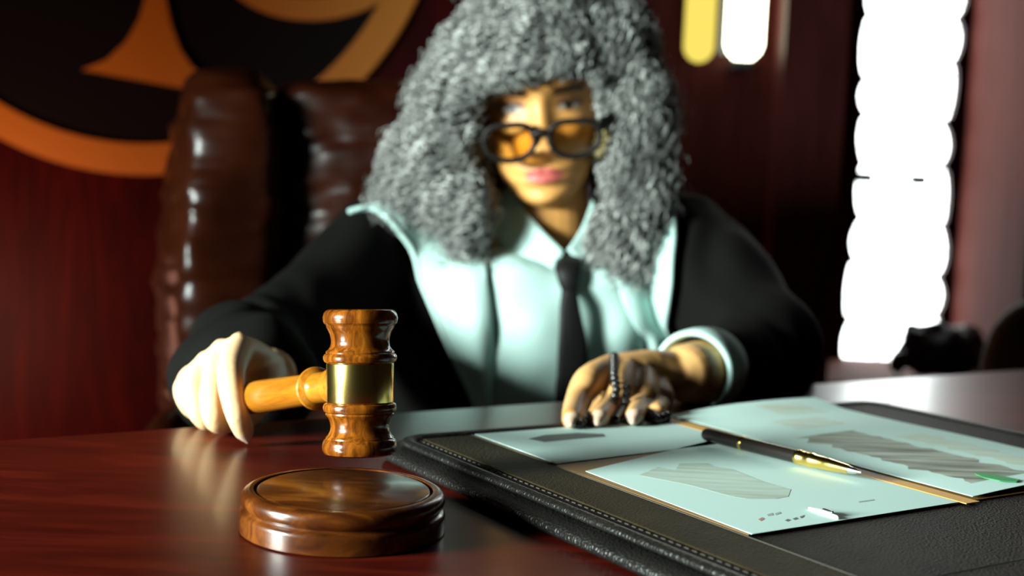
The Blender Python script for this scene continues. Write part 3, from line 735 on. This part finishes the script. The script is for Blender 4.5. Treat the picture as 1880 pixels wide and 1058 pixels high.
paint(soft(((ax_ - .032) / .021) ** 2 + ((hz - .004) / .0115) ** 2, .7), (.20, .075, .035), .75)
paint(soft(((ax_ - .031) / .0135) ** 2 + ((hz + .0005) / .0038) ** 2, .3), (.30, .24, .19))
paint(soft(((ax_ - .0305) / .0052) ** 2 + ((hz - .0005) / .0052) ** 2, .3), (.015, .008, .005))
paint(soft(np.maximum(np.abs(hz - .0050 + 30 * (ax_ - .031) ** 2 * .6) / .0020, np.abs(ax_ - .032) / .017), .4), (.012, .007, .005))
for tip, r in ((P(456, 808, .811), .0085), (tipI - cf * .008 - cu * .002, .0085), (tipM - cf * .008, .0085), (tipR - cf * .008, .0085)):      # pale nails
    near = np.linalg.norm(co - np.array(tip), axis=1) < r
    tone[near] = (.60, .42, .31)
ca_ = bme.color_attributes.new('tone', 'FLOAT_COLOR', 'POINT')
ca_.data.foreach_set('color', np.concatenate([tone, np.ones((n, 1))], 1).ravel())
pbase = Vector((pel.x, pel.y, 0))
bme.transform(Matrix.Translation(-pbase))
person = link('person', bme, M['skin']); person.location = pbase
tag(person, 'person in black robe and grey curly wig holding the gavel, seated behind the desk', 'person')

# ---- robe
rb = G()
rt = [(torso[k][0], torso[k][1] + .016, torso[k][2] + .016) for k in range(len(torso))]
rt[3] = (rt[3][0], .182, .122); rt[4] = (P(980, 525, 1.456), .190, .108); rt[5] = (P(982, 492, 1.457), .176, .085); rt[6] = (P(986, 466, 1.457), .130, .055); rt.append((P(988, 456, 1.457), .09, .012))
rb.tube([t[0] for t in rt], [(t[1], t[2]) for t in rt], 40, 5, cr)
rb.tube([rt[0][0], pel + Z * -.02], [(.17, .115), (.19, .135)], 28, 3, cr)
rb.tube([pel + Vector((0, -.02, 0)), pel + Vector((0, -.40, .02)), pel + Vector((0, -.44, -.10)), Vector((pel.x, pel.y - .40, .14))], [(.19, .09), (.19, .075), (.19, .07), (.20, .08)], 28, 5, Vector((1, 0, 0)))
rb.tube([P(745, 474, 1.455), P(700, 464, 1.45), P(590, 572, 1.335), P(476, 652, 1.205), P(464, 690, 1.05), P(466, 702, .992)], [.064, .070, .058, .052, .052, .050], 24, 6)
rb.tube([P(440, 640, 1.12), P(405, 700, 1.03), P(395, 740, 1.03)], [.045, .040, .032], 20, 5)          # hanging bell of the sleeve
rb.tube([P(1215, 476, 1.455), P(1250, 470, 1.45), P(1345, 560, 1.33), P(1400, 650, 1.225), P(1345, 680, 1.14), P(1325, 690, 1.115)], [.066, .076, .066, .056, .046, .041], 24, 6)
rme = fuse(rb, .006, 5)
def folds(me, amp, seed):
    n = len(me.vertices); c = np.empty(n * 3); nr = np.empty(n * 3); me.vertices.foreach_get('co', c); me.vertices.foreach_get('normal', nr)
    c = c.reshape(-1, 3); nr = nr.reshape(-1, 3)
    d = np.array([noise.noise(Vector((p[0] * 22 + 2.5 * noise.noise(Vector(p) * 5), p[1] * 12, p[2] * 4 + p[0] * 10 + seed))) for p in c])
    d2 = np.array([noise.noise(Vector((p[0] * 9, p[1] * 9, p[2] * 16 + seed))) for p in c])
    c += nr * ((d * .7 + d2 * .5) * amp)[:, None]; me.vertices.foreach_set('co', c.ravel()); me.update(); return me
rme = folds(rme, .012, 2.0)
bvh = BVHTree.FromPolygons([v_.co.copy() for v_ in rme.vertices], [tuple(p.vertices) for p in rme.polygons])
robe = from_mesh_world('robe', rme, M['robe'], person)

# ---- collar, shirt, tie: cloth laid over the chest
def on_chest(px, py, off, d_guess=1.36):
    d = pdir(px, py).normalized(); hit = bvh.ray_cast(CAM, d)
    if hit[0] is None or (hit[0] - CAM).length < 1.22:
        q = P(px, py, d_guess + .05); h = bvh.find_nearest(q); return h[0] + h[1] * off
    nrm = (hit[1] * .4 - d * .6).normalized()
    return hit[0] + nrm * off
def lerp_poly(pts, t):
    pts = [Vector((*p, 0)) for p in pts]
    L_ = [0]
    for a, b in zip(pts, pts[1:]): L_.append(L_[-1] + (b - a).length)
    s_ = t * L_[-1]
    for k in range(len(pts) - 1):
        if s_ <= L_[k + 1] or k == len(pts) - 2:
            q = (s_ - L_[k]) / max(L_[k + 1] - L_[k], 1e-6); return pts[k].lerp(pts[k + 1], q)
def drape(left, right, off, nu=14, nv=40, extra=None, smooth=6, flat=None, vee=None):
    """cloth strip between two outlines; returns smoothed vertex grid"""
    pts = np.zeros((nv + 1, nu + 1, 3))
    for j in range(nv + 1):
        a = lerp_poly(left, j / nv); b = lerp_poly(right, j / nv)
        for i in range(nu + 1):
            q = a.lerp(b, i / nu)
            if vee: q.y += vee(q.x) * (1 - j / nv) ** 3
            p = on_chest(q.x, q.y, off)
            if flat: p = P(q.x, q.y, flat(q.x, q.y))
            if extra: p = p - cf * extra(i / nu, j / nv)
            pts[j, i] = p
    for _ in range(smooth):
        s_ = pts.copy()
        s_[1:-1, 1:-1] = .5 * pts[1:-1, 1:-1] + .125 * (pts[2:, 1:-1] + pts[:-2, 1:-1] + pts[1:-1, 2:] + pts[1:-1, :-2])
        pts = s_
    return pts
def cloth(name, pts, m, parent, th=.002):
    nv, nu = pts.shape[0] - 1, pts.shape[1] - 1
    g = G(); g.add([Vector(p) for p in pts.reshape(-1, 3)], [(j * (nu + 1) + i, (j + 1) * (nu + 1) + i, (j + 1) * (nu + 1) + i + 1, j * (nu + 1) + i + 1) for j in range(nv) for i in range(nu)])
    o = g.obj(name, m, parent); s_ = o.modifiers.new('s', 'SOLIDIFY'); s_.thickness = th; s_.offset = 0; return o
def rip(s_, t): return .0045 * math.sin(s_ * 9 + t * 3) * math.sin(t * 7 + .5) + .006 * (noise.noise(Vector((s_ * 3, t * 6, 1.3))))
cloth('shirt', drape([(898, 412), (893, 484), (893, 560), (893, 640), (893, 780)], [(1118, 412), (1165, 484), (1170, 560), (1175, 640), (1175, 780)], .010, 26, 44, rip, 3, None, lambda x: 62 * max(0, 1 - abs(x - 1038) / 105)), M['shirt'], person)
outer = [(650, 398), (672, 388), (706, 402), (745, 450), (775, 512), (803, 575), (832, 640), (860, 705), (888, 775)]
def roll(s_, t): return .010 * (1 - s_) * (1 - t) + .008 * math.sin(s_ * math.pi) * (1 - .4 * t) + .004 * math.sin(s_ * 7 + t * 4)
pL = drape(outer, [(820, 345), (850, 380), (880, 430), (897, 500), (903, 560), (905, 610), (907, 660), (909, 710), (911, 775)], .014, 16, 44, roll, 5)
cL = cloth('collar_panel', pL, M['shirt'], person, .003)
G().tube([Vector(p) for p in pL[::3, 0]], .0032, 8, 2).obj('hem', M['shirt'], cL)
outR = [(1232, 385), (1240, 450), (1239, 520), (1234, 580), (1229, 628), (1206, 652)]
pR = drape([(1120, 385), (1122, 440), (1122, 500), (1140, 560), (1162, 605), (1192, 650)], outR, .014, 14, 36, lambda s_, t: roll(1 - s_, t), 5)
cR = cloth('collar_panel', pR, M['shirt'], person, .003)
G().tube([Vector(p) for p in pR[::3, -1]], .0032, 8, 2).obj('hem', M['shirt'], cR)
# shirt collar flaps stand off the neck
def fl(x, y): return 1.372 - .030 * (y - 340) / 140 + abs(x - 1036) * .00028
cloth('shirt_collar', drape([(932, 338), (968, 392), (1004, 432), (1036, 462)], [(900, 400), (908, 440), (940, 482), (1006, 516)], 0, 8, 14, None, 2, fl), M['shirt'], person, .003)
cloth('shirt_collar', drape([(1088, 366), (1072, 410), (1056, 438), (1042, 458)], [(1104, 400), (1102, 438), (1090, 464), (1066, 486)], 0, 6, 12, None, 2, fl), M['shirt'], person, .003)
def tf(x, y): return 1.328 if y < 520 else 1.328
tie = cloth('tie', drape([(1030, 530), (1024, 570), (1020, 640), (1018, 780)], [(1056, 530), (1062, 575), (1076, 630), (1078, 780)], .024, 6, 24, lambda s_, t: .003 * math.sin(s_ * math.pi), 6), M['tie'], person, .003)
kc = on_chest(1041, 505, .024)
kn = G(); kq = [on_chest(x, y, .020) for x, y in ((1040, 478), (1041, 500), (1043, 532))]
kn.tube(kq, [(.0135, .006), (.0145, .008), (.0085, .006)], 16, 5, cr)
kn.obj('tie_knot', M['tie'], tie)
# shirt cuff round the resting hand's wrist
cdv = (LW - LE).normalized(); ck = LE.lerp(LW, .74)
g = G(); prof = [(.034, 0), (.040, .0), (.041, .02), (.040, .040), (.0365, .044), (.034, .040), (.034, .004)]
g.lathe([(r * .90, z) for r, z in prof], ck, (LW - LE), 40, False); g.obj('shirt_cuff', M['shirt'], person)

# ---- glasses, low on the nose
fr = G(); gl_y, gl_z = .1065, -.0325
def lens_pt(s_, a, k=1.0):
    c = math.cos(a); q = math.sin(a); e = .84
    x = .0268 * math.copysign(abs(c) ** e, c); z = .0186 * math.copysign(abs(q) ** e, q)
    if q < 0: x *= 1 - .16 * (-q)
    x0 = .0345 * s_
    return HL(x0 + x * k, gl_y - .10 * (abs(x0 + x * k)) ** 1.6, gl_z + z * k + (.003 * abs(c) * (1 if q > 0 else 0)))
gframe = None
for s_ in (-1, 1): fr.tube([lens_pt(s_, 2 * math.pi * i / 28) for i in range(28)], [(.0034, .0034)] * 28, 10, 2, hf, closed=True)
fr.tube([HL(-.0095, gl_y, gl_z + .007), HL(0, gl_y + .002, gl_z + .010), HL(.0095, gl_y, gl_z + .007)], .0038, 10, 4)
gframe = fr.obj('glasses', M['frame'], person)
for s_ in (-1, 1):
    g = G(); pts = [lens_pt(s_, 2 * math.pi * i / 40, .98) for i in range(40)]
    g.add([p + hf * .0008 for p in pts] + [p - hf * .0008 for p in pts], [tuple(range(40)), tuple(range(40, 80))[::-1]] + [(i, (i + 1) % 40, (i + 1) % 40 + 40, i + 40) for i in range(40)])
    g.obj('lens', M['lens'], gframe, smooth=False)['label'] = 'amber tinted lens'
    G().tube([HL(.061 * s_, gl_y - .003, gl_z + .013), HL(.070 * s_, gl_y - .013, gl_z + .015), HL(.077 * s_, .05, gl_z + .022), HL(.078 * s_, -.01, gl_z + .024), HL(.076 * s_, -.03, gl_z + .006)], [(.0035, .0105), (.0035, .0105), (.003, .0095), (.0028, .007), (.0028, .006)], 8, 5).obj('temple', M['frame'], gframe)

# ---- hair: hundreds of ringlets over a soft base volume
face_poly = [(886, 178), (940, 172), (985, 158), (1040, 146), (1092, 156), (1100, 230), (1098, 290), (1084, 345), (1074, 400), (1052, 462), (1034, 470), (1000, 445), (962, 400), (932, 350), (905, 305), (890, 245)]
def in_poly(x, y, poly):
    c = False; j = len(poly) - 1
    for i in range(len(poly)):
        if (poly[i][1] > y) != (poly[j][1] > y) and x < (poly[j][0] - poly[i][0]) * (y - poly[i][1]) / (poly[j][1] - poly[i][1]) + poly[i][0]: c = not c
        j = i
    return c
vols = []                                            # (center, rx, rz, ry) metres, in the camera's axes
def vol(px, py, rx, ry, d, dep): vols.append((np.array(P(px, py, d)), rx * d / F, ry * d / F, dep))
vol(983, 175, 222, 172, 1.44, .115)
vol(985, 92, 150, 92, 1.38, .075)                      # fringe over the brow
vol(800, 295, 104, 92, 1.42, .085); vol(845, 200, 95, 110, 1.40, .085); vol(775, 335, 76, 52, 1.41, .07)
vol(868, 385, 44, 82, 1.375, .05); vol(830, 350, 62, 50, 1.39, .06)
vol(983, 110, 190, 130, 1.42, .10); vol(1160, 215, 80, 130, 1.40, .085); vol(1112, 92, 92, 112, 1.42, .095); vol(985, 15, 128, 70, 1.43, .10); vol(1124, 265, 34, 90, 1.375, .05); vol(866, 250, 28, 80, 1.40, .05); vol(985, 130, 118, 52, 1.345, .045); vol(1165, 330, 72, 110, 1.405, .075); vol(1140, 440, 68, 78, 1.365, .05); vol(1180, 410, 52, 80, 1.39, .055)
CRa, CFa, CUa = np.array(cr), np.array(cf), np.array(cu)
hairv = []; shade = []; hairf = []; cnt = 0
def inside(p, k=.9):
    for c, a, b, d in vols:
        q = p - c
        if (q @ CRa / a) ** 2 + (q @ CUa / b) ** 2 + (q @ CFa / d) ** 2 < k * k: return True
    return False
hg = G()
for c, a, b, d in vols: hg.ell(c, (cr, cf, cu), (a * .86, d * .8, b * .86), 28, 20)
hbase = fuse(hg, .008, 3)
# clear the base away from the face
bm = bmesh.new(); bm.from_mesh(hbase); kill = []
for v_ in bm.verts:
    x, y, dd = proj(v_.co)
    if dd < 1.47 and in_poly(x, y, face_poly): kill.append(v_)
bmesh.ops.delete(bm, geom=kill, context='VERTS'); bm.to_mesh(hbase); bm.free()
areas = np.array([a * b + a * d + b * d for c, a, b, d in vols]); areas = np.maximum(areas, areas.max() * .25); areas /= areas.sum()
NS, NC = 30, 3
ang3 = np.arange(NC) * 2 * math.pi / NC
tries = 0
while cnt < 9000 and tries < 90000:
    tries += 1
    c, a, b, d = vols[rng.choice(len(vols), p=areas)]
    u = rng.normal(size=3); u /= np.linalg.norm(u)
    if u[2] > .55: continue                          # the far side is never seen
    nrm = u[0] / a * CRa + u[1] / b * CUa + u[2] / d * CFa; nrm /= np.linalg.norm(nrm)
    p = c + (u[0] * a * CRa + u[1] * b * CUa + u[2] * d * CFa) * rng.uniform(.80, 1.0)
    if inside(p, .78): continue
    side = p @ CRa - np.array(EYE) @ CRa
    flow = -CUa * .9 + CRa * np.sign(side) * .55 + rng.normal(size=3) * .30
    fly = rng.random() < .16
    flow -= nrm * (flow @ nrm) * (.85 if not fly else .2)
    if fly: flow += nrm * .35 + rng.normal(size=3) * .25
    flow = flow; flow /= np.linalg.norm(flow)
    Ln0 = rng.uniform(.026, .056) * (.75 if fly else 1); rh = rng.uniform(.0028, .0060); pitch = rng.uniform(.009, .015); ph = rng.uniform(0, 6.28)
    e1 = np.cross(flow, nrm); e1 /= np.linalg.norm(e1); e2 = np.cross(flow, e1)
    s_ = np.linspace(0, 1, NS); bad = True
    for kf in (1, .55, .3):
        Ln = Ln0 * kf; turns = Ln / pitch
        th = ph + s_ * turns * 2 * math.pi
        cen = p + np.outer(s_ * Ln, flow) - np.outer(s_ ** 2 * Ln * .25, nrm) - np.outer(s_ ** 2 * Ln * .2, CUa)
        env = rh * (.5 + .5 * np.sin(np.clip(s_ * 1.1, 0, 1) * math.pi * .5 + .3))
        path = cen + (np.cos(th) * env)[:, None] * e1 + (np.sin(th) * env)[:, None] * e2
        bad = False
        for q in (0, NS // 3, 2 * NS // 3, NS - 1):
            x, y, dd = proj(path[q])
            if y > 545 or (dd < 1.45 and in_poly(x, y, face_poly)): bad = True; break
        if not bad: break
    if bad: continue
    tg = np.gradient(path, axis=0); tg /= np.linalg.norm(tg, axis=1)[:, None]
    n1 = np.cross(tg, flow); n1 /= np.linalg.norm(n1, axis=1)[:, None] + 1e-9; n2 = np.cross(tg, n1)
    rad = rng.uniform(.0006, .0013) * (1 - .75 * s_ ** 3)
    ring = path[:, None, :] + rad[:, None, None] * (np.cos(ang3)[None, :, None] * n1[:, None, :] + np.sin(ang3)[None, :, None] * n2[:, None, :])
    shade.append(np.full(NS * NC, rng.choice([.09, .17, .27, .46], p=[.2, .3, .3, .2]))); k0 = cnt * NS * NC; hairv.append(ring.reshape(-1, 3)); cnt += 1
    idx = np.arange(NS * NC).reshape(NS, NC) + k0
    hairf.append(np.stack([idx[:-1], np.roll(idx[:-1], -1, 1), np.roll(idx[1:], -1, 1), idx[1:]], -1).reshape(-1, 4))
print('curls', cnt, tries)
V_ = np.concatenate(hairv); Fq = np.concatenate(hairf)
hm = bpy.data.meshes.new('hair'); hm.vertices.add(len(V_)); hm.vertices.foreach_set('co', V_.ravel())
hm.loops.add(Fq.size); hm.loops.foreach_set('vertex_index', Fq.ravel().astype(np.int32)); hm.polygons.add(len(Fq))
hm.polygons.foreach_set('loop_start', np.arange(0, Fq.size, 4, dtype=np.int32)); hm.polygons.foreach_set('loop_total', np.full(len(Fq), 4, np.int32)); hm.update(calc_edges=True)
bm = bmesh.new(); bm.from_mesh(hm); k1 = len(bm.faces); bm.from_mesh(hbase)
bm.faces.ensure_lookup_table()
for i in range(k1, len(bm.faces)): bm.faces[i].material_index = 1
bm.to_mesh(hm); bm.free()
sh_ = np.concatenate(shade); at_ = hm.color_attributes.new('shade', 'FLOAT_COLOR', 'POINT'); full = np.full((len(hm.vertices), 4), .06); full[:, 3] = 1
full[:len(sh_), :3] = sh_[:, None] * np.array([1.0, 1.01, .965]); at_.data.foreach_set('color', full.ravel())
hair = from_mesh_world('hair', hm, M['hair'], person); hm.materials.append(M['hair_base'])

# ================================================================== black beads in the resting hand
bpts = [P(1128, 655, .985), P(1128, 690, .955), P(1132, 715, .940), P(1128, 735, .930), P(1112, 752, .925), P(1092, 764, .922), T(1074, 774, PZ + .004), T(1062, 780, PZ + .004)]
bpts2 = [P(1150, 712, .945), P(1150, 735, .935), P(1142, 752, .928), T(1130, 772, PZ + .004)]
bpts3 = [T(1222, 766, PZ + .004), T(1206, 772, PZ + .004), T(1196, 762, PZ + .004), T(1212, 756, PZ + .004)]
beads = empty('bead_string', T(1110, 776, PZ), 'string of black beads wound through the fingers of the hand resting on the papers', 'beads')
def chain(pts, r, gap):
    pts = [Vector(p) for p in pts]; seglen = [(b - a).length for a, b in zip(pts, pts[1:])]; tot = sum(seglen); k = int(tot / gap)
    for i in range(k + 1):
        s_ = i / k * tot; j = 0
        while j < len(seglen) - 1 and s_ > seglen[j]: s_ -= seglen[j]; j += 1
        q = pts[j].lerp(pts[j + 1], min(1, s_ / seglen[j])); G().ell(q, XYZ, (r, r, r), 14, 10).obj('bead', M['bead'], beads)
    G().tube(pts, .0008, 6, 3).obj('cord', M['bead'], beads)
chain(bpts, .0037, .0072); chain(bpts2, .0037, .0072); chain(bpts3, .0042, .0082)
